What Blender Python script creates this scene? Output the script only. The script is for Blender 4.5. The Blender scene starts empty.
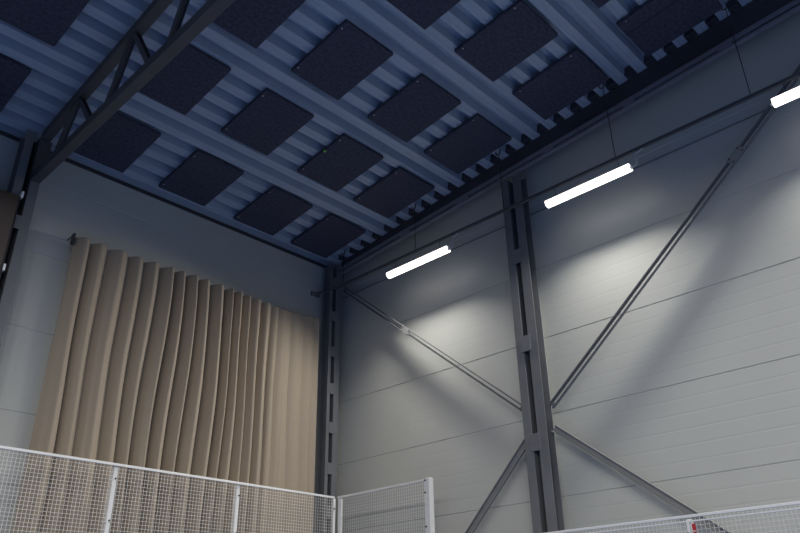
import bpy, bmesh, math, random
from mathutils import Vector, Matrix
random.seed(7)
sc = bpy.context.scene
COL = sc.collection

# ------------------------------------------------------------------ camera
EYE = 1.73
yaw, pit, rol = math.radians(46.39554), math.radians(26.91767), math.radians(-1.01588)
cy_, sy_ = math.cos(yaw), math.sin(yaw)
cp, sp = math.cos(pit), math.sin(pit)
fwd = Vector((sy_*cp, cy_*cp, sp))
r0 = Vector((cy_, -sy_, 0))
u0 = r0.cross(fwd)
rgt = math.cos(rol)*r0 + math.sin(rol)*u0
upv = -math.sin(rol)*r0 + math.cos(rol)*u0
cd = bpy.data.cameras.new('camera')
cam = bpy.data.objects.new('camera', cd)
COL.objects.link(cam)
cd.sensor_width = 36
cd.lens = 741.79*36/800
cd.clip_end = 200
M = Matrix((rgt, upv, -fwd)).transposed().to_4x4()
M.translation = Vector((0, 0, EYE))
cam.matrix_world = M
sc.camera = cam

# ------------------------------------------------------------------ geometry helpers
class MB:
    """collects shapes into one mesh"""
    def __init__(s):
        s.v = []; s.f = []; s.sm = []
    def add(s, vs, fs, smooth=False):
        o = len(s.v)
        s.v += [tuple(p) for p in vs]
        s.f += [tuple(i+o for i in q) for q in fs]
        s.sm += [smooth]*len(fs)
        return s
    def box(s, x0, x1, y0, y1, z0, z1):
        vs = [(x, y, z) for z in (z0, z1) for y in (y0, y1) for x in (x0, x1)]
        return s.add(vs, [(0, 2, 3, 1), (4, 5, 7, 6), (0, 1, 5, 4), (2, 6, 7, 3), (0, 4, 6, 2), (1, 3, 7, 5)])
    def obox(s, c, ax, ay, az, hx, hy, hz):
        c = Vector(c)
        vs = [c + ax*(i*hx) + ay*(j*hy) + az*(k*hz) for k in (-1, 1) for j in (-1, 1) for i in (-1, 1)]
        return s.add(vs, [(0, 2, 3, 1), (4, 5, 7, 6), (0, 1, 5, 4), (2, 6, 7, 3), (0, 4, 6, 2), (1, 3, 7, 5)])
    def tube(s, a, b, r, n=10, r2=None, cap=True):
        a, b = Vector(a), Vector(b)
        r2 = r if r2 is None else r2
        d = (b-a).normalized()
        t = Vector((0, 0, 1)) if abs(d.z) < .9 else Vector((1, 0, 0))
        p = d.cross(t).normalized(); q = d.cross(p)
        vs = []
        for (c, rr) in ((a, r), (b, r2)):
            for k in range(n):
                an = 2*math.pi*(k+.5)/n
                vs.append(c + p*math.cos(an)*rr + q*math.sin(an)*rr)
        s.add(vs, [(k, (k+1) % n, n+(k+1) % n, n+k) for k in range(n)], n > 5)
        if cap:
            s.add(vs[:n], [tuple(range(n-1, -1, -1))]); s.add(vs[n:], [tuple(range(n))])
        return s
    def path(s, pts, r, n=8):
        for a, b in zip(pts, pts[1:]):
            s.tube(a, b, r, n)
        return s
    def prism(s, prof, origin, au, av, aw, length):
        """closed 2-D profile in (au, av), swept along aw"""
        o = Vector(origin); n = len(prof)
        vs = [o + au*p[0] + av*p[1] for p in prof] + [o + au*p[0] + av*p[1] + aw*length for p in prof]
        s.add(vs, [(k, (k+1) % n, n+(k+1) % n, n+k) for k in range(n)])
        s.add(vs[:n], [tuple(range(n-1, -1, -1))]); s.add(vs[n:], [tuple(range(n))])
        return s
    def build(s, name, mat, parent=None, bevel=0, loc=(0, 0, 0)):
        me = bpy.data.meshes.new(name)
        L = Vector(loc)
        me.from_pydata([tuple(Vector(p)-L) for p in s.v], [], s.f)
        for p, sm in zip(me.polygons, s.sm):
            p.use_smooth = sm
        bm = bmesh.new(); bm.from_mesh(me)
        bmesh.ops.recalc_face_normals(bm, faces=bm.faces)
        bm.to_mesh(me); bm.free()
        me.materials.append(mat)
        o = bpy.data.objects.new(name, me)
        COL.objects.link(o)
        if parent is not None:
            o.parent = parent
            o.location = L - PLOC.get(parent.name, Vector((0, 0, 0)))
        else:
            o.location = L
        PLOC[o.name] = L
        if bevel:
            m = o.modifiers.new('bevel', 'BEVEL'); m.width = bevel; m.segments = 2; m.limit_method = 'ANGLE'
        return o
PLOC = {}

def tag(o, label=None, cat=None, group=None, kind=None):
    if label: o['label'] = label
    if cat: o['category'] = cat
    if group: o['group'] = group
    if cat and not kind: kind = 'thing'
    if kind: o['kind'] = kind
    return o
def empty(name, loc, label, cat, group=None):
    o = bpy.data.objects.new(name, None)
    COL.objects.link(o); o.location = loc
    o.empty_display_size = .1
    PLOC[o.name] = Vector(loc)
    return tag(o, label, cat, group)
X, Y, Z = Vector((1, 0, 0)), Vector((0, 1, 0)), Vector((0, 0, 1))

# ------------------------------------------------------------------ materials
def mat(name, col, rough=.5, metal=0, spec=.5, noise=None, bump=None, sheen=0):
    m = bpy.data.materials.new(name); m.use_nodes = True
    nt = m.node_tree; b = nt.nodes['Principled BSDF']
    b.inputs['Base Color'].default_value = (*col, 1)
    b.inputs['Roughness'].default_value = rough
    b.inputs['Metallic'].default_value = metal
    b.inputs['Specular IOR Level'].default_value = spec
    if sheen:
        b.inputs['Sheen Weight'].default_value = sheen
    tc = nt.nodes.new('ShaderNodeTexCoord')
    if noise:
        scale, amt = noise
        n = nt.nodes.new('ShaderNodeTexNoise'); n.inputs['Scale'].default_value = scale; n.inputs['Detail'].default_value = 5
        nt.links.new(tc.outputs['Object'], n.inputs['Vector'])
        r = nt.nodes.new('ShaderNodeValToRGB')
        r.color_ramp.elements[0].position = .3; r.color_ramp.elements[1].position = .7
        r.color_ramp.elements[0].color = (*[c*(1-amt) for c in col], 1)
        r.color_ramp.elements[1].color = (*[min(1, c*(1+amt)) for c in col], 1)
        nt.links.new(n.outputs['Fac'], r.inputs['Fac'])
        nt.links.new(r.outputs['Color'], b.inputs['Base Color'])
    if bump:
        scale, st, dist = bump
        n2 = nt.nodes.new('ShaderNodeTexNoise'); n2.inputs['Scale'].default_value = scale; n2.inputs['Detail'].default_value = 4
        nt.links.new(tc.outputs['Object'], n2.inputs['Vector'])
        bp = nt.nodes.new('ShaderNodeBump'); bp.inputs['Strength'].default_value = st; bp.inputs['Distance'].default_value = dist
        nt.links.new(n2.outputs['Fac'], bp.inputs['Height'])
        nt.links.new(bp.outputs['Normal'], b.inputs['Normal'])
    return m
def emis(name, col, st):
    m = bpy.data.materials.new(name); m.use_nodes = True
    b = m.node_tree.nodes['Principled BSDF']
    b.inputs['Base Color'].default_value = (.9, .9, .9, 1)
    b.inputs['Emission Color'].default_value = (*col, 1)
    b.inputs['Emission Strength'].default_value = st
    return m
M_DECK = mat('blue_grey_coated_deck', (.37, .43, .525), .5, noise=(1.3, .05))
M_PANEL = mat('charcoal_felt', (.064, .066, .094), .95, spec=.15, noise=(22, .28), bump=(60, .5, .004))
M_STEEL = mat('grey_painted_steel', (.165, .172, .185), .34, noise=(3, .08))
M_TRUSS = mat('dark_truss_paint', (.075, .073, .078), .5, noise=(3, .1))
M_BEAM = mat('dark_beam_paint', (.20, .205, .235), .45, noise=(3, .1))
M_STEELD = mat('dark_painted_steel', (.05, .05, .06), .5, noise=(3, .08))
M_BRACE = mat('mid_grey_painted_steel', (.26, .265, .265), .42, noise=(4, .06))
M_WALL = mat('grey_coated_wall_sheet', (.52, .53, .50), .37, noise=(.6, .03), bump=(1.6, .05, .02))
M_CURT = mat('beige_curtain_cloth', (.39, .325, .25), .9, spec=.1, noise=(60, .05), sheen=.15)
M_BROWN = mat('brown_cloth', (.115, .092, .082), .9, spec=.1, noise=(40, .06))
M_BLACK = mat('black_webbing_and_slot_shade', (.015, .015, .02), .7)  # black webbing and seam; also painted shade inside the steel slots
M_WHITE = mat('white_powder_coat', (.90, .90, .88), .45)
M_MESHW = mat('white_coated_wire', (.90, .885, .85), .5)
M_FLOOR = mat('blue_court_turf', (.075, .13, .29), .9, spec=.1, noise=(3, .1), bump=(300, .4, .01))
M_TRAY = mat('galvanised_tray', (.13, .135, .145), .4, metal=.3)
M_WIRE = mat('dark_hanger_wire', (.03, .03, .035), .5)
M_SCREW = mat('bright_screw_head', (.6, .6, .58), .35, metal=.7)
M_GREEN = mat('green_screw_cap', (.20, .75, .05), .5)
M_RED = mat('red_tape', (.55, .02, .03), .5)
M_HOUS = mat('white_lamp_housing', (.75, .75, .74), .4)
M_CABLE = mat('pale_cable', (.55, .57, .6), .5)
M_BOLT = mat('black_bolt', (.02, .02, .02), .4)
M_DIFF = emis('glowing_diffuser', (1.0, .97, .91), 3.2)

# ------------------------------------------------------------------ roof plane
SL = .11113
def roofz(y):                                   # underside of the acoustic boards
    return EYE + 7.1*(1 - SL*(y/7.1 - 1.4))
TILT = math.atan(SL)
RY = Vector((0, math.cos(TILT), -math.sin(TILT)))    # down the slope, towards the curtain wall
RZ = Vector((0, math.sin(TILT), math.cos(TILT)))
WX = 9.40                                        # inner face of the side wall
WY = 10.70                                       # inner face of the curtain wall
RIB = .074                                       # deck ribs above the boards' underside

# ------------------------------------------------------------------ setting
def structure(o):
    o['kind'] = 'structure'; return o
structure(MB().box(-9, WX+.2, -12, WY+.2, -.2, 0).build('floor', M_FLOOR))

def wall_profile(z0, z1, off):
    """height / depth pairs: joint every 1.2 m, shallow micro-rib lines every 0.2 m"""
    pts = [(z0, 0)]
    zj = off
    while zj - 1.2 > z0: zj -= 1.2
    z = zj
    k = 0
    while z < z1:
        if z > z0 + .03:
            if k % 6 == 0:
                pts += [(z-.012, 0), (z-.005, .009), (z+.005, .009), (z+.012, 0)]
            else:
                pts += [(z-.012, 0), (z-.006, .0006), (z+.006, .0006), (z+.012, 0)]
        z += .2; k += 1
    pts.append((z1, 0))
    return pts
def wall(name, along, z1a, z1b, off, fixed):
    pf = wall_profile(0, min(z1a, z1b)-.1, off)
    m = MB()
    a, b = along
    vs = []; n = len(pf)
    if name == 'wall_right':
        for t in (a, b):
            vs += [(fixed + d, t, z) for z, d in pf]
    else:
        for t in (a, b):
            vs += [(t, fixed + d, z) for z, d in pf]
    m.add(vs, [(k, k+1, n+k+1, n+k) for k in range(n-1)])
    # the strip up to the roof, and the outer skin
    zt = pf[-1][0]
    if name == 'wall_right':
        m.add([(fixed, a, zt), (fixed, b, zt), (fixed, b, z1b), (fixed, a, z1a)], [(0, 1, 2, 3)])
        m.box(fixed+.03, fixed+.14, a, b, 0, zt)
    else:
        m.add([(a, fixed, zt), (b, fixed, zt), (b, fixed, z1b), (a, fixed, z1a)], [(0, 1, 2, 3)])
        m.box(a, b, fixed+.03, fixed+.14, 0, zt)
    return structure(m.build(name, M_WALL))
wall('wall_right', (-8, WY+.02), roofz(-8)+.12, roofz(WY)+.12, 3.535, WX)
wall('wall_left', (-9, WX+.02), roofz(WY)+.12, roofz(WY)+.12, 3.445, WY)

# corrugated roof deck, ribs running along x
P_ = .3353/math.cos(TILT)
prof = []                                        # (distance down slope from y = 0, height)
y0 = 10.69 - 40*.3353
for k in range(-1, 56):
    s = (y0 + (k-14)*.3353)/math.cos(TILT)
    prof += [(s, RIB), (s+.058, RIB), (s+.066, RIB+.006), (s+.094, RIB+.006), (s+.102, RIB), (s+.160, RIB),
             (s+.205, RIB+.15), (s+.292, RIB+.15)]
prof = [p for p in prof if -8.5 < p[0]*math.cos(TILT) < WY + .05]
base = Vector((0, 0, roofz(0)))
vs = []
for xx in (-8.6, WX+.02):
    vs += [base + X*xx + RY*p[0] + RZ*p[1] for p in prof]
n = len(prof)
m = MB().add(vs, [(k, k+1, n+k+1, n+k) for k in range(n-1)])
m.obox(base + X*.4 + RY*1.2 + RZ*.43, X, RY, RZ, 9.1, 9.8, .06)
structure(m.build('ceiling', M_DECK))
# angle trim closing the deck on the curtain wall
structure(MB().box(-8.6, WX-.01, WY-.03, WY-.002, roofz(WY)+.005, roofz(WY)+.065).build('trim_1', M_STEELD))

# ------------------------------------------------------------------ steel frame
def batten_column_y(name, xs, y0, y1, z0, z1, slots, label, group):
    """column whose slotted face looks down the hall (-y): two flanges and batten plates"""
    x0, xa, xb, x1 = xs
    t = empty(name, ((x0+x1)/2, (y0+y1)/2, 0), label, 'column', group)
    for a, b in ((x0, xa), (xb, x1)):
        mm = MB()
        mm.prism([(a, 0), (b, 0), (b, .012), (a, .012)], (0, y0, z0), X, Y, Z, z1-z0)
        w0 = b-.012 if a == x0 else a
        mm.box(w0, w0+.012, y0+.012, y1-.012, z0, z1)
        mm.box(a, b, y1-.012, y1, z0, z1)
        mm.build('channel', M_STEEL, t, .003)
    MB().box(xa+.001, xb-.001, y1-.03, y1-.013, z0, z1).build('slot_shade', M_BLACK, t)  # black sheet standing in for the shade inside the column slot
    zz = sorted(slots, reverse=True)
    for zc, h in zz:
        MB().box(xa-.025, xb+.025, y0-.008, y0-.0005, zc-h/2, zc+h/2).build('batten_plate', M_STEEL, t, .003)
    MB().box(x0-.06, x1+.06, y0-.06, y1+.04, 0, .025).build('base_plate', M_STEEL, t)
    return t
cor_slots = [(8.145-.745*k+.0, .21) for k in range(0, 11)]
cor_slots = [(7.58 - .75*k, .21) for k in range(-1, 10)]
batten_column_y('steel_column', (8.86, 8.932, 9.022, 9.15), 10.40, 10.60, 0, roofz(10.45)-.05, cor_slots,
                'dark grey battened steel column in the corner between the curtain and the braced wall', 'steel columns')
tr_slots = [(7.25 - 1.5*k, .22) for k in range(0, 5)]
batten_column_y('steel_column', (2.70, 2.825, 2.915, 3.05), 10.36, 10.62, 0, roofz(10.5)+.03, tr_slots,
                'dark grey steel column under the roof truss, at the left edge of the curtain wall', 'steel columns')
# column halfway along the braced wall: slotted face looks into the hall (-x)
t = empty('steel_column', (9.18, 5.99, 0), 'tall grey battened steel column in the middle of the cross-braced wall', 'column', 'steel columns')
zt = 8.828
for (a, b, w) in ((5.795, 5.957, 5.945), (6.055, 6.195, 6.055)):
    mm = MB()
    mm.box(9.08, 9.092, a, b, 0, zt)
    mm.box(9.092, 9.258, w, w+.012, 0, zt)
    mm.box(9.258, 9.27, a, b, 0, zt)
    mm.build('channel', M_STEEL, t, .003)
MB().box(9.235, 9.255, 5.9575, 6.0545, 0, zt).build('slot_shade', M_BLACK, t)  # slot shade again, put in as a black sheet
for k in range(-1, 5):
    z = 5.80 - 1.515*k
    MB().box(9.063, 9.0795, 5.915, 6.095, z-.125, z+.125).build('batten_plate', M_STEEL, t, .003)
MB().box(9.03, 9.32, 5.72, 6.26, 0, .025).build('base_plate', M_STEEL, t)
# wall rails between the columns and the sheet
structure(MB().box(9.275, WX, 5.87, 6.11, 0, 8.9).build('trim_2', M_WALL))

# sloping edge beam over the braced wall
BS = .0785
def bz(y): return 8.52 + BS*(10.2 - y)
def sloped(mb, x0, x1, ya, yb, za, zb, f=bz):
    vs = []
    for yy in (ya, yb):
        for xx in (x0, x1):
            for dz in (za, zb):
                zz = f(yy) + dz if not callable(dz) else dz(yy)
                vs.append((xx, yy, zz))
    return mb.add(vs, [(0, 1, 3, 2), (4, 6, 7, 5), (0, 4, 5, 1), (2, 3, 7, 6), (0, 2, 6, 4), (1, 5, 7, 3)])
YA, YB = -6.0, 10.39
beam = empty('edge_beam', (9.17, 2, bz(2)), 'long dark steel roof-edge beam with slots, above the cross-braced wall', 'beam')
sloped(MB(), 9.08, 9.155, YA, YB, .045, .085).build('lower_flange', M_BEAM, beam, .004)
sloped(MB(), 9.08, 9.155, YA, YB, .125, .20).build('upper_flange', M_BEAM, beam, .004)
sloped(MB(), 9.14, 9.154, YA, YB, .0855, .1245).build('web', M_BLACK, beam)  # blackened so the beam slots read as deep shade
top = lambda y: roofz(y) + RIB - .004
sloped(MB(), 9.13, 9.30, YA, YB, .20, top).build('top_fascia', M_STEELD, beam)
structure(sloped(MB(), 9.02, 9.125, YA, YB, lambda y: roofz(y)+RIB+.012, lambda y: roofz(y)+RIB+.145).build('trim_3', M_STEELD))
gaps = [(8.50, .27), (7.05, .28), (5.195, .21), (3.70, .19), (2.16, .20), (.55, .2), (-1., .2)]
for y, w in gaps:
    sloped(MB(), 9.074, 9.0795, y-w/2, y+w/2, .048, .196).build('batten_plate', M_BEAM, beam)

# ---- truss along y
TX0, TX1 = 2.90, 3.04
truss = empty('roof_truss', (2.97, 10.3, 8.0), 'dark steel lattice roof truss crossing the upper left of the ceiling', 'truss')
TB = 7.965
MB().box(TX0, TX1, -6, 10.34, TB, TB+.15).build('bottom_chord', M_TRUSS, truss, .008)
sloped(MB(), TX0, TX1, -6, 10.34, lambda y: roofz(y)+RIB-.145, lambda y: roofz(y)+RIB-.003).build('top_chord', M_TRUSS, truss, .008)
for k in range(8):
    yt = 9.22 - 1.56*k
    ztop = roofz(yt) + RIB - .13
    for dy in (.46, -.66):
        a = Vector((2.97, yt + math.copysign(.05, dy), ztop)); b = Vector((2.97, yt+dy, TB+.14))
        d = (b-a).normalized(); nrm = d.cross(X)
        mm = MB()
        L = (b-a).length/2; c = (a+b)/2
        mm.obox(c, X, nrm, d, .038, .0045, L)
        mm.obox(c + X*-.036, X, nrm, d, .0045, .036, L)
        mm.obox(c + X*.036, X, nrm, d, .0045, .036, L)
        mm.build('diagonal', M_TRUSS, truss)
MB().box(TX0-.02, TX1+.02, 10.28, 10.36, TB+.16, roofz(10.3)-.09).build('end_plate', M_TRUSS, truss)

# ---- diagonal braces: open channels in front of the wall
def brace(name, pts_, label, twin=False, splices=()):
    (ya, za), (yb, zb) = pts_
    a = Vector((9.20, ya, za)); b = Vector((9.20, yb, zb))
    d = (b-a).normalized(); nrm = X.cross(d)
    if nrm.z < 0: nrm = -nrm
    t = empty(name, (9.20, (ya+yb)/2, min(za, zb)), label, 'brace', 'diagonal wall braces')
    c = (a+b)/2; L = (b-a).length/2
    if twin:                                     # two parallel angles with a gap between them
        for s in (-1, 1):
            mm = MB()
            mm.obox(c + nrm*s*.042, X, nrm, d, .028, .006, L)
            mm.obox(c + nrm*s*.034 + X*.024, X, nrm, d, .004, .012, L)
            mm.build('angle', M_STEEL, t, .002)
        for q in (-.985, .985):
            MB().obox(c + d*(L*q), X, nrm, d, .006, .0355, .03).build('spacer', M_STEEL, t)
    else:
        MB().obox(c + X*.02, X, nrm, d, .004, .052, L).build('web', M_BRACE, t)
        for s in (-1, 1):
            MB().obox(c + nrm*s*.049 - X*.002, X, nrm, d, .022, .006, L).build('flange', M_BRACE, t, .002)
    for sy in splices:
        f = (sy-ya)/(yb-ya); p = a + (b-a)*f
        MB().obox(p - X*.034, X, nrm, d, .0035, .062, .13).build('splice_plate', M_BRACE, t, .003)
        for q in (-.09, .09):
            for s in (-.04, .04):
                MB().tube(p - X*.038 + d*q + nrm*s, p - X*.050 + d*q + nrm*s, .012, 6).build('bolt', M_STEELD, t)
    return t
brace('diagonal_brace', ((10.36, 8.24), (6.235, 4.843)), 'steel brace sloping down from the curtain corner to the middle column', True, splices=(8.62,))
brace('diagonal_brace', ((5.755, 4.467), (2.4, 1.86)), 'steel brace sloping down from the middle column to the low white fence on the right')
brace('diagonal_brace', ((10.0, .66), (6.235, 4.36)), 'steel brace running down from the middle column towards the foot of the corner column')
brace('diagonal_brace', ((5.755, 4.785), (1.2, 8.56)), 'steel brace rising from the middle column to the right-hand lamp', True, splices=(2.42,))

# ------------------------------------------------------------------ acoustic boards
PW, PH, PT = .1294*7.1, 1.205, .072
rows_x = {1: 8.755, 2: 7.415, 3: 5.86, 4: 4.31, 5: 2.275, 6: .9}       # edge nearest the braced wall
cols_y = {0: 12.2, 1: 10.385, 2: 8.585, 3: 6.86, 4: 5.03, 5: 3.19, 6: 1.38}   # edge nearest the curtain wall
fine = {(1, 1): (8.709, 10.397), (2, 1): (7.364, 10.394), (3, 1): (5.826, 10.382), (4, 1): (4.276, 10.41),
        (2, 2): (7.408, 8.590), (3, 2): (5.848, 8.574), (4, 2): (4.315, 8.593), (1, 3): (8.758, 6.861),
        (2, 3): (7.423, 6.862), (3, 3): (5.891, 6.860), (1, 4): (8.811, 5.019), (2, 4): (7.451, 5.051),
        (4, 3): (4.345, 6.845), (3, 4): (5.905, 5.063), (2, 5): (7.483, 3.204), (1, 5): (8.86, 3.187),
        (1, 2): (8.735, 8.60), (5, 1): (2.25, 10.38), (5, 2): (2.29, 8.56)}
ORD = {1: 'first', 2: 'second', 3: 'third', 4: 'fourth', 5: 'fifth', 6: 'sixth'}
proto = {}
def board_mesh():
    m = MB().box(-PW, 0, -PH, 0, 0, PT)
    me_o = m.build('board', M_PANEL)
    return me_o
first = None
visible = [(1, 1), (2, 1), (3, 1), (4, 1), (5, 1), (1, 2), (2, 2), (3, 2), (4, 2), (5, 2),
           (1, 3), (2, 3), (3, 3), (4, 3), (1, 4), (2, 4), (3, 4), (1, 5), (2, 5)]
for (i, j) in visible:
    x, y = fine.get((i, j), (rows_x[i], cols_y[j]))
    if i == 5:
        lab = 'dark acoustic board beyond the truss at the left edge, %s' % ('nearest the curtain wall' if j == 1 else 'in the top left corner')
    else:
        lab = 'dark acoustic board, %s from the edge beam, %s row from the curtain wall' % (ORD[i], ORD[j])
    e = empty('acoustic_ceiling_panel', (x, y, roofz(y)), lab, 'ceiling panel', 'dark acoustic boards under the roof deck')
    e.rotation_euler = (-TILT, 0, 0)
    if first is None:
        b = MB().box(-PW, 0, -PH, 0, 0, PT-.006).build('board', M_PANEL, None, .012)
        b.parent = e; b.location = (0, 0, 0)
        s1 = MB().tube((0, 0, -.004), (0, 0, .002), .011, 8).build('screw', M_SCREW)
        s1.parent = e; s1.location = (-PW+.034, -.13, 0)
        first = (b, s1)
        kids = [b, s1]
    else:
        b = first[0].copy(); COL.objects.link(b); b.parent = e
        s1 = first[1].copy(); COL.objects.link(s1); s1.parent = e
        s1.location = (-PW+.034, -.13, 0)
    s2 = first[1].copy(); COL.objects.link(s2); s2.parent = e
    s2.location = (-PW+.034, -PH+.13, 0)
    if (i, j) == (2, 2):
        g = MB().tube((0, 0, -.010), (0, 0, .002), .024, 8).build('screw_cap', M_GREEN)
        g.parent = e; g.location = (-PW+.012, -.72, 0)
        g['label'] = 'green screw cap'
    if (i, j) == (1, 5):
        g = MB().box(-PW+.26, -PW+.275, -PH, 0, -.003, .002).build('seam', M_BLACK)
        g.parent = e; g.location = (0, 0, 0)

# ------------------------------------------------------------------ lamps
LX, LZ = 8.87, 7.86
AREA_W, TILTED = 100, math.radians(30)
def lamp_light(x, y0, y1, z, watts, spread=180):
    ld = bpy.data.lights.new('lamp_light', 'AREA')
    ld.shape = 'RECTANGLE'; ld.size = .10; ld.size_y = y1-y0
    ld.energy = watts; ld.color = (1, .965, .90)
    ld.spread = math.radians(spread)
    lo = bpy.data.objects.new('lamp_light', ld)
    return lo
def light_meshes(L):
    hous = MB()
    hous.prism([(-.06, .02), (.06, .02), (.04, .065), (-.04, .065)], (0, -L/2+.03, 0), X, Z, Y, L-.06)
    dif = MB()
    pr_ = [(.068*math.sin(a), -.06*math.cos(a)-.0+ .02) for a in [math.radians(q) for q in range(-90, 91, 15)]]
    dif.prism(pr_, (0, -L/2+.035, 0), X, Z, Y, L-.07)
    return hous, dif
def make_lamp(x, y0, y1, label, watts, tilt=0, left_cable=False, z=LZ):
    yc = (y0+y1)/2; L = y1-y0
    e = empty('hanging_strip_lamp', (x, yc, z), label, 'lamp', 'LED strip lamps')
    h, d = light_meshes(L)
    o = h.build('housing', M_HOUS); o.parent = e; o.rotation_euler.y = tilt
    o = d.build('diffuser', M_DIFF); o.parent = e; o.rotation_euler.y = tilt
    for s in (-1, 1):
        c = MB()
        c.tube((0, s*(L/2-.0345), -.004), (0, s*(L/2-.002), -.004), .028, 12, .016)
        o = c.build('end_cap', M_HOUS); o.parent = e; o.rotation_euler.y = tilt
    for s in (-1, 1):
        c = MB().tube((0, s*.55, .06), (0, s*.55, .2335), .004, 6)
        o = c.build('suspension_rod', M_WIRE); o.parent = e
    if left_cable is not None:
        s = 1 if left_cable else -1
        pts = [(0, s*(L/2-.005), 0), (.0, s*(L/2+.05), .03), (.0, s*(L/2+.06), .14), (.0, s*(L/2+.02), .2), (0, s*(L/2-.08), .245)]
        pts = [(0, s*(L/2-.005), 0), (0, s*(L/2+.07), .01), (0, s*(L/2+.075), .2), (0, s*(L/2+.2), .222)]
        o = MB().path(pts, .011, 6).build('power_cable', M_CABLE); o.parent = e
    lo = lamp_light(x, y0+.05, y1-.05, z, watts, 136 if tilt else 180)
    COL.objects.link(lo); lo.parent = e; lo.location = (-.052*math.sin(tilt), 0, -.052*math.cos(tilt)); lo.rotation_euler.y = tilt
    return e
make_lamp(LX, 7.24, 8.79, 'lit white strip lamp nearest the curtain corner, left of the middle column', AREA_W, TILTED)
make_lamp(LX, 3.735, 5.255, 'lit white strip lamp just right of the middle column', AREA_W, TILTED)
make_lamp(LX, .25, 1.78, 'lit white strip lamp cut off by the right edge of the photo', AREA_W, TILTED, None)
make_lamp(LX, -3.25, -1.72, 'lit strip lamp further along the braced wall, outside the photo', AREA_W, TILTED, None)
FAR_LAB = {8.02: 'lit strip lamp over the far court side, nearest the curtain wall', 4.5: 'lit strip lamp over the far court side, second from the curtain wall',
           1.0: 'lit strip lamp over the far court side, third from the curtain wall', -2.5: 'lit strip lamp over the far court side, fourth from the curtain wall',
           -6.0: 'lit strip lamp over the far court side, furthest from the curtain wall'}
for yy in (8.02, 4.5, 1.0, -2.5, -6.0):
    make_lamp(-1.3, yy-.76, yy+.76, FAR_LAB[yy], {8.02: 50, 4.5: 170, 1.0: 430, -2.5: 500, -6.0: 500}[yy], 0, None)

# supply tray over the lamps and its hangers
tray = empty('cable_tray', (8.87, 5, 8.11), 'thin grey cable tray running level above the strip lamps', 'cable tray')
MB().box(8.845, 8.895, -6, 10.30, 8.095, 8.101).box(8.845, 8.849, -6, 10.30, 8.095, 8.135).box(8.891, 8.895, -6, 10.30, 8.095, 8.135).build('rail', M_TRAY, tray)
MB().tube((8.868, 10.29, 8.113), (8.745, 10.66, 8.09), .022, 8).build('end_bend', M_TRAY, tray)
MB().box(8.60, 8.80, 10.655, 10.698, 8.02, 8.11).build('wall_bracket', M_STEEL, tray)
MB().path([(8.865, -6, 8.108), (8.865, 10.28, 8.108)], .007, 6).build('cable', M_CABLE, tray)
hang_lab = {10.02: 'nearest the curtain corner', 8.05: 'above the lamp left of the middle column', 6.04: 'in front of the middle column',
            3.97: 'above the lamp right of the middle column', 1.97: 'at the start of the right-hand lamp'}
for hy, l in hang_lab.items():
    zt = roofz(hy) + RIB
    e = empty('hanger_wire', (8.87, hy, 8.125), 'thin dark hanger wire on the tray, ' + l, 'wire', 'tray hangers')
    MB().tube((8.87, hy, 8.126), (8.87, hy, zt-.10), .0065, 6).build('rod', M_WIRE, e)
    k = MB()
    k.path([(8.87, hy, zt-.10), (8.87, hy-.03, zt-.06), (8.87, hy-.03, zt-.002)], .012, 6)
    k.path([(8.87, hy, zt-.10), (8.87, hy+.05, zt-.08), (8.87, hy+.06, zt-.03)], .012, 6)
    k.build('hook', M_STEELD, e)
# thin grey line along the wall below the tray, drawn as a tube
tag(MB().tube((WX-.014, -6, 8.17), (WX-.014, 10.6, 8.17), .010, 6).build('wall_line', M_STEEL), 'thin grey line along the upper braced wall, just below the tray', 'wall_line')

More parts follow.
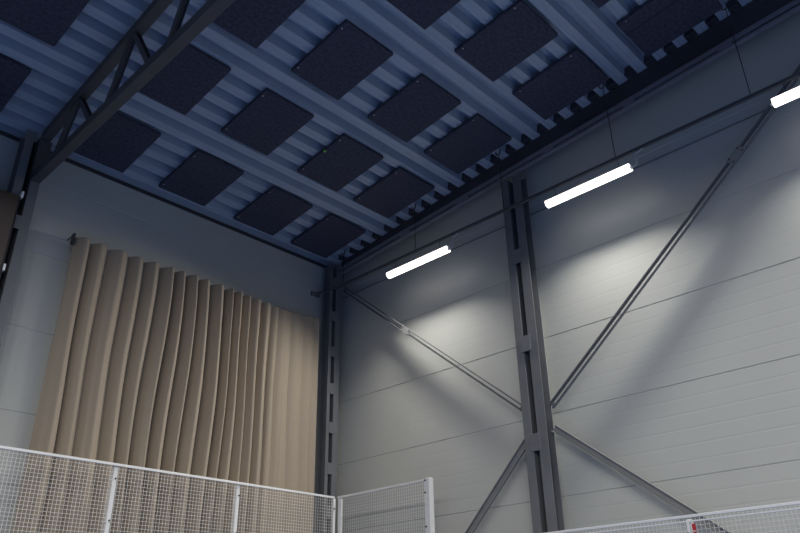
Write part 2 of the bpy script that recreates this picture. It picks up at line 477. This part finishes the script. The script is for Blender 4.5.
# ------------------------------------------------------------------ curtain
def curtain():
    x0, x1 = 3.76, 8.62
    # irregular fold phase
    knots = [x0]
    rr = random.Random(11)
    while knots[-1] < x1 + .4:
        x = knots[-1]
        w = .275 if x < 5.2 else (.24 if x < 6.4 else .22)
        knots.append(x + w*rr.uniform(.72, 1.32))
    dep = [rr.uniform(.65, 1.2) for _ in knots]
    drift = [rr.uniform(-.05, .05) for _ in knots]
    skew = [rr.uniform(.35, .62) for _ in knots]
    NX, NZ = 780, 36
    zb = .04
    vs = []
    import bisect
    def fold(x, z):
        tz = (7.4 - z)/7.4
        xx = x + .035*math.sin(1.1*z + 1.7*x) * min(1, tz*4)
        k = max(0, min(len(knots)-2, bisect.bisect_right(knots, xx)-1))
        dk0, dk1 = drift[k]*tz*1.6, drift[k+1]*tz*1.6
        a, b = knots[k]+dk0, knots[k+1]+dk1
        u = min(1, max(0, (xx-a)/(b-a)))
        s = skew[k]
        w = .5*u/s if u < s else .5 + .5*(u-s)/(1-s)
        h = .65*math.sin(math.pi*w)**.8 + .35*(.5 - .5*math.cos(2*math.pi*w))
        d = dep[k]*(1-w) + dep[(k+1) % len(dep)]*w
        return h*d + .10*math.sin(2*math.pi*xx/.093 + 3*math.sin(2.1*xx)) * tz * (.4 + .6*math.sin(1.9*xx)**2)
    for j in range(NZ+1):
        tt = (j/NZ)**1.6
        for i in range(NX+1):
            x = x0 + (x1-x0)*i/NX
            fade = 1.0 if x < 6.9 else max(.16, 1 - (x-6.9)/.95)
            if x > 7.85: fade = .16 + .02*math.sin(x*9)
            amp = .26*fade
            ztop = 7.395 + .03*max(0, (x-7.6))
            f0 = fold(x, 7.3)
            ztop -= .02*fade*max(0, f0)**1.2
            z = ztop + (zb-ztop)*tt
            grow = .88 + .12*min(1, max(0, 7.4-z)/.5)
            f = fold(x, z)
            y = 10.54 - amp*grow*f
            if x > 7.4: y -= .10*min(1, (x-7.4)/1.1)
            y += .012*math.sin(3.1*x + .8*z) * min(1, (7.4-z))
            vs.append((x, y, z))
    W = NX+1
    fs = [(j*W+i, j*W+i+1, (j+1)*W+i+1, (j+1)*W+i) for j in range(NZ) for i in range(NX)]
    m = MB().add(vs, fs, True)
    o = m.build('cloth', M_CURT)
    return o
cur = empty('curtain', (6.1, 10.45, 0), 'long beige pleated curtain hanging on the wall left of the corner column', 'curtain')
c = curtain(); c.parent = cur; c.location = Vector((-6.1, -10.45, 0))
sol = c.modifiers.new('thickness', 'SOLIDIFY'); sol.thickness = .004; sol.offset = 0
rail = empty('curtain_rail', (6.1, 10.5, 7.42), 'thin pale rail along the top of the beige curtain with a dark end bracket', 'curtain rail')
MB().box(3.72, 7.62, 10.535, 10.56, 7.405, 7.425).build('track', M_CABLE, rail)
MB().box(3.715, 3.745, 10.43, 10.53, 7.26, 7.43).box(3.722, 3.738, 10.53, 10.699, 7.40, 7.42).build('end_bracket', M_STEELD, rail, .004)
for xx in (4.7, 5.7, 6.7, 7.55):
    MB().box(xx-.012, xx+.012, 10.56, 10.699, 7.41, 7.422).build('wall_bracket', M_CABLE, rail)

# brown cloth screen at the left edge, strapped to the truss column
bc = empty('brown_curtain', (1.6, 10.30, 0), 'dark brown cloth at the left edge, strapped to the truss column', 'curtain')
NX, NZ = 160, 20; vs = []
for j in range(NZ+1):
    for i in range(NX+1):
        x = .4 + (2.80-.4)*i/NX
        z = 7.62 - (7.62-.05)*j/NZ
        vs.append((x, 10.30 + .018*math.sin(x*11) * min(1, (2.8-x)*2), z))
W = NX+1
o = MB().add(vs, [(j*W+i, j*W+i+1, (j+1)*W+i+1, (j+1)*W+i) for j in range(NZ) for i in range(NX)], True).build('cloth', M_BROWN)
o.parent = bc; o.location = (-1.6, -10.30, 0)
o.modifiers.new('thickness', 'SOLIDIFY').thickness = .006
o = MB().box(2.80, 2.822, 10.292, 10.306, .05, 7.62).build('edge_band', M_BLACK); o.parent = bc; o.location = (-1.6, -10.30, 0)
for z in (7.66, 6.47, 5.27, 4.07):
    k = MB().box(2.815, 2.845, 10.27, 10.352, z-.05, z+.05)
    o = k.build('strap', M_WHITE, None, .004); o.parent = bc; o.location = (-1.6, -10.30, 0); o['label'] = 'short white strap'

# ------------------------------------------------------------------ white court fence
def wires(m, p0, ax, w, z0, z1, r=.0027, p=.05):
    nn = int(w/p)
    for k in range(nn+1):
        q = Vector(p0) + ax*(k*p + (w-nn*p)/2)
        m.tube((q.x, q.y, z0), (q.x, q.y, z1), r, 4, cap=False)
    k = 0
    while z1 - k*p > z0:
        z = z1 - k*p
        a = Vector((p0[0], p0[1], z)) ; b = a + ax*w
        m.tube(a, b, r, 4, cap=False); k += 1
    return m
def bolts(e, pts, ax):
    for p in pts:
        a = Vector(p)
        MB().tube(a, a + ax*.016, .013, 6).build('bolt', M_BOLT, e)
fy = 10.0
fb = empty('mesh_fence', (5, fy, 0), 'tall white wire mesh fence running in front of the beige curtain', 'fence', 'white court fences')
px = [.72, 2.745, 4.772, 6.79, 8.745]
for a, b in zip(px, px[1:]):
    wires(MB(), (a+.03, fy, 0), X, b-a-.06, 2.2, 3.985).build('wire_mesh', M_MESHW, fb)
MB().box(px[0], px[-1], fy-.018, fy+.018, 3.972, 4.006).build('top_rail', M_WHITE, fb, .003)
MB().box(px[0], px[-1], fy-.018, fy+.018, 2.17, 2.20).build('bottom_rail', M_WHITE, fb, .003)
for p in px:
    last = p == px[-1]
    w = .022 if last else .032
    MB().box(p-w, p+w, fy-.018 if last else fy+.018, fy+.02 if last else fy+.10, 0, 3.97).build('post', M_WHITE, fb, .004)
    bolts(fb, [(p-.012, fy-.0185, 3.80), (p-.012, fy-.0185, 3.25), (p-.012, fy-.0185, 2.7)], -Y)
fx = 8.80
fs_ = empty('mesh_fence', (fx, 8.9, 0), 'short tall white mesh fence bay against the grey wall, beside the corner', 'fence', 'white court fences')
wires(MB(), (fx, 7.93, 0), Y, 1.95, 2.2, 3.985).build('wire_mesh', M_MESHW, fs_)
MB().box(fx-.018, fx+.018, 7.90, 9.955, 3.972, 4.006).build('top_rail', M_WHITE, fs_, .003)
MB().box(fx-.018, fx+.018, 7.90, 9.955, 2.17, 2.20).build('bottom_rail', M_WHITE, fs_, .003)
MB().box(fx-.005, fx+.06, 9.905, 9.95, 0, 3.97).build('post', M_WHITE, fs_, .004)
MB().box(fx-.02, fx+.08, 7.825, 7.895, 0, 4.02).build('post', M_WHITE, fs_, .004)
MB().box(fx-.02, fx+.02, 7.897, 7.93, 2.2, 4.01).build('frame_edge', M_WHITE, fs_, .003)
bolts(fs_, [(fx-.021, 7.90, 3.985), (fx-.021, 7.905, 3.80), (fx-.021, 7.905, 3.30)], -X)
fl = empty('mesh_fence', (fx, 3, 0), 'lower white mesh fence along the foot of the braced wall on the right', 'fence', 'white court fences')
py = [7.78, 5.84, 3.85, 1.86, -.13, -2.12]
for a, b in zip(py, py[1:]):
    wires(MB(), (fx, b+.03, 0), Y, a-b-.06, 1.5, 2.985).build('wire_mesh', M_MESHW, fl)
MB().box(fx-.016, fx+.016, py[-1], py[0], 2.974, 3.004).build('top_rail', M_WHITE, fl, .003)
MB().box(fx-.012, fx+.012, py[-1], py[0], 2.925, 2.942).build('second_rail', M_WHITE, fl, .002)
MB().box(fx-.018, fx+.018, py[-1], py[0], 1.47, 1.50).build('bottom_rail', M_WHITE, fl, .003)
for p in py:
    MB().box(fx+.02, fx+.09, p-.03, p+.03, 0, 2.96).build('post', M_WHITE, fl, .004)
    MB().box(fx-.014, fx+.014, p-.018, p+.018, 1.5, 2.925).build('frame_edge', M_WHITE, fl, .003)
    bolts(fl, [(fx-.0185, p+.005, 2.80), (fx-.0185, p+.005, 2.30)], -X)
rs = MB()
for k in range(10):
    rs.box(fx-.024, fx-.0185, 3.85-.090, 3.85-.050, 2.90-.085*k-.072, 2.90-.085*k)
o = rs.build('red_tape', M_RED, fl); o['label'] = 'red tape strip'

# ------------------------------------------------------------------ light and view
w = bpy.data.worlds.new('ambient_fill'); sc.world = w; w.use_nodes = True  # dim bluish ambient fill added to lift the ceiling and upper walls
bg = w.node_tree.nodes['Background']
bg.inputs['Color'].default_value = (.29, .40, .66, 1)
bg.inputs['Strength'].default_value = .10
vs_ = sc.view_settings
sc.display_settings.display_device = 'sRGB'
vs_.view_transform = 'Standard'; vs_.look = 'None'; vs_.exposure = .12; vs_.gamma = 1; vs_.use_curve_mapping = False
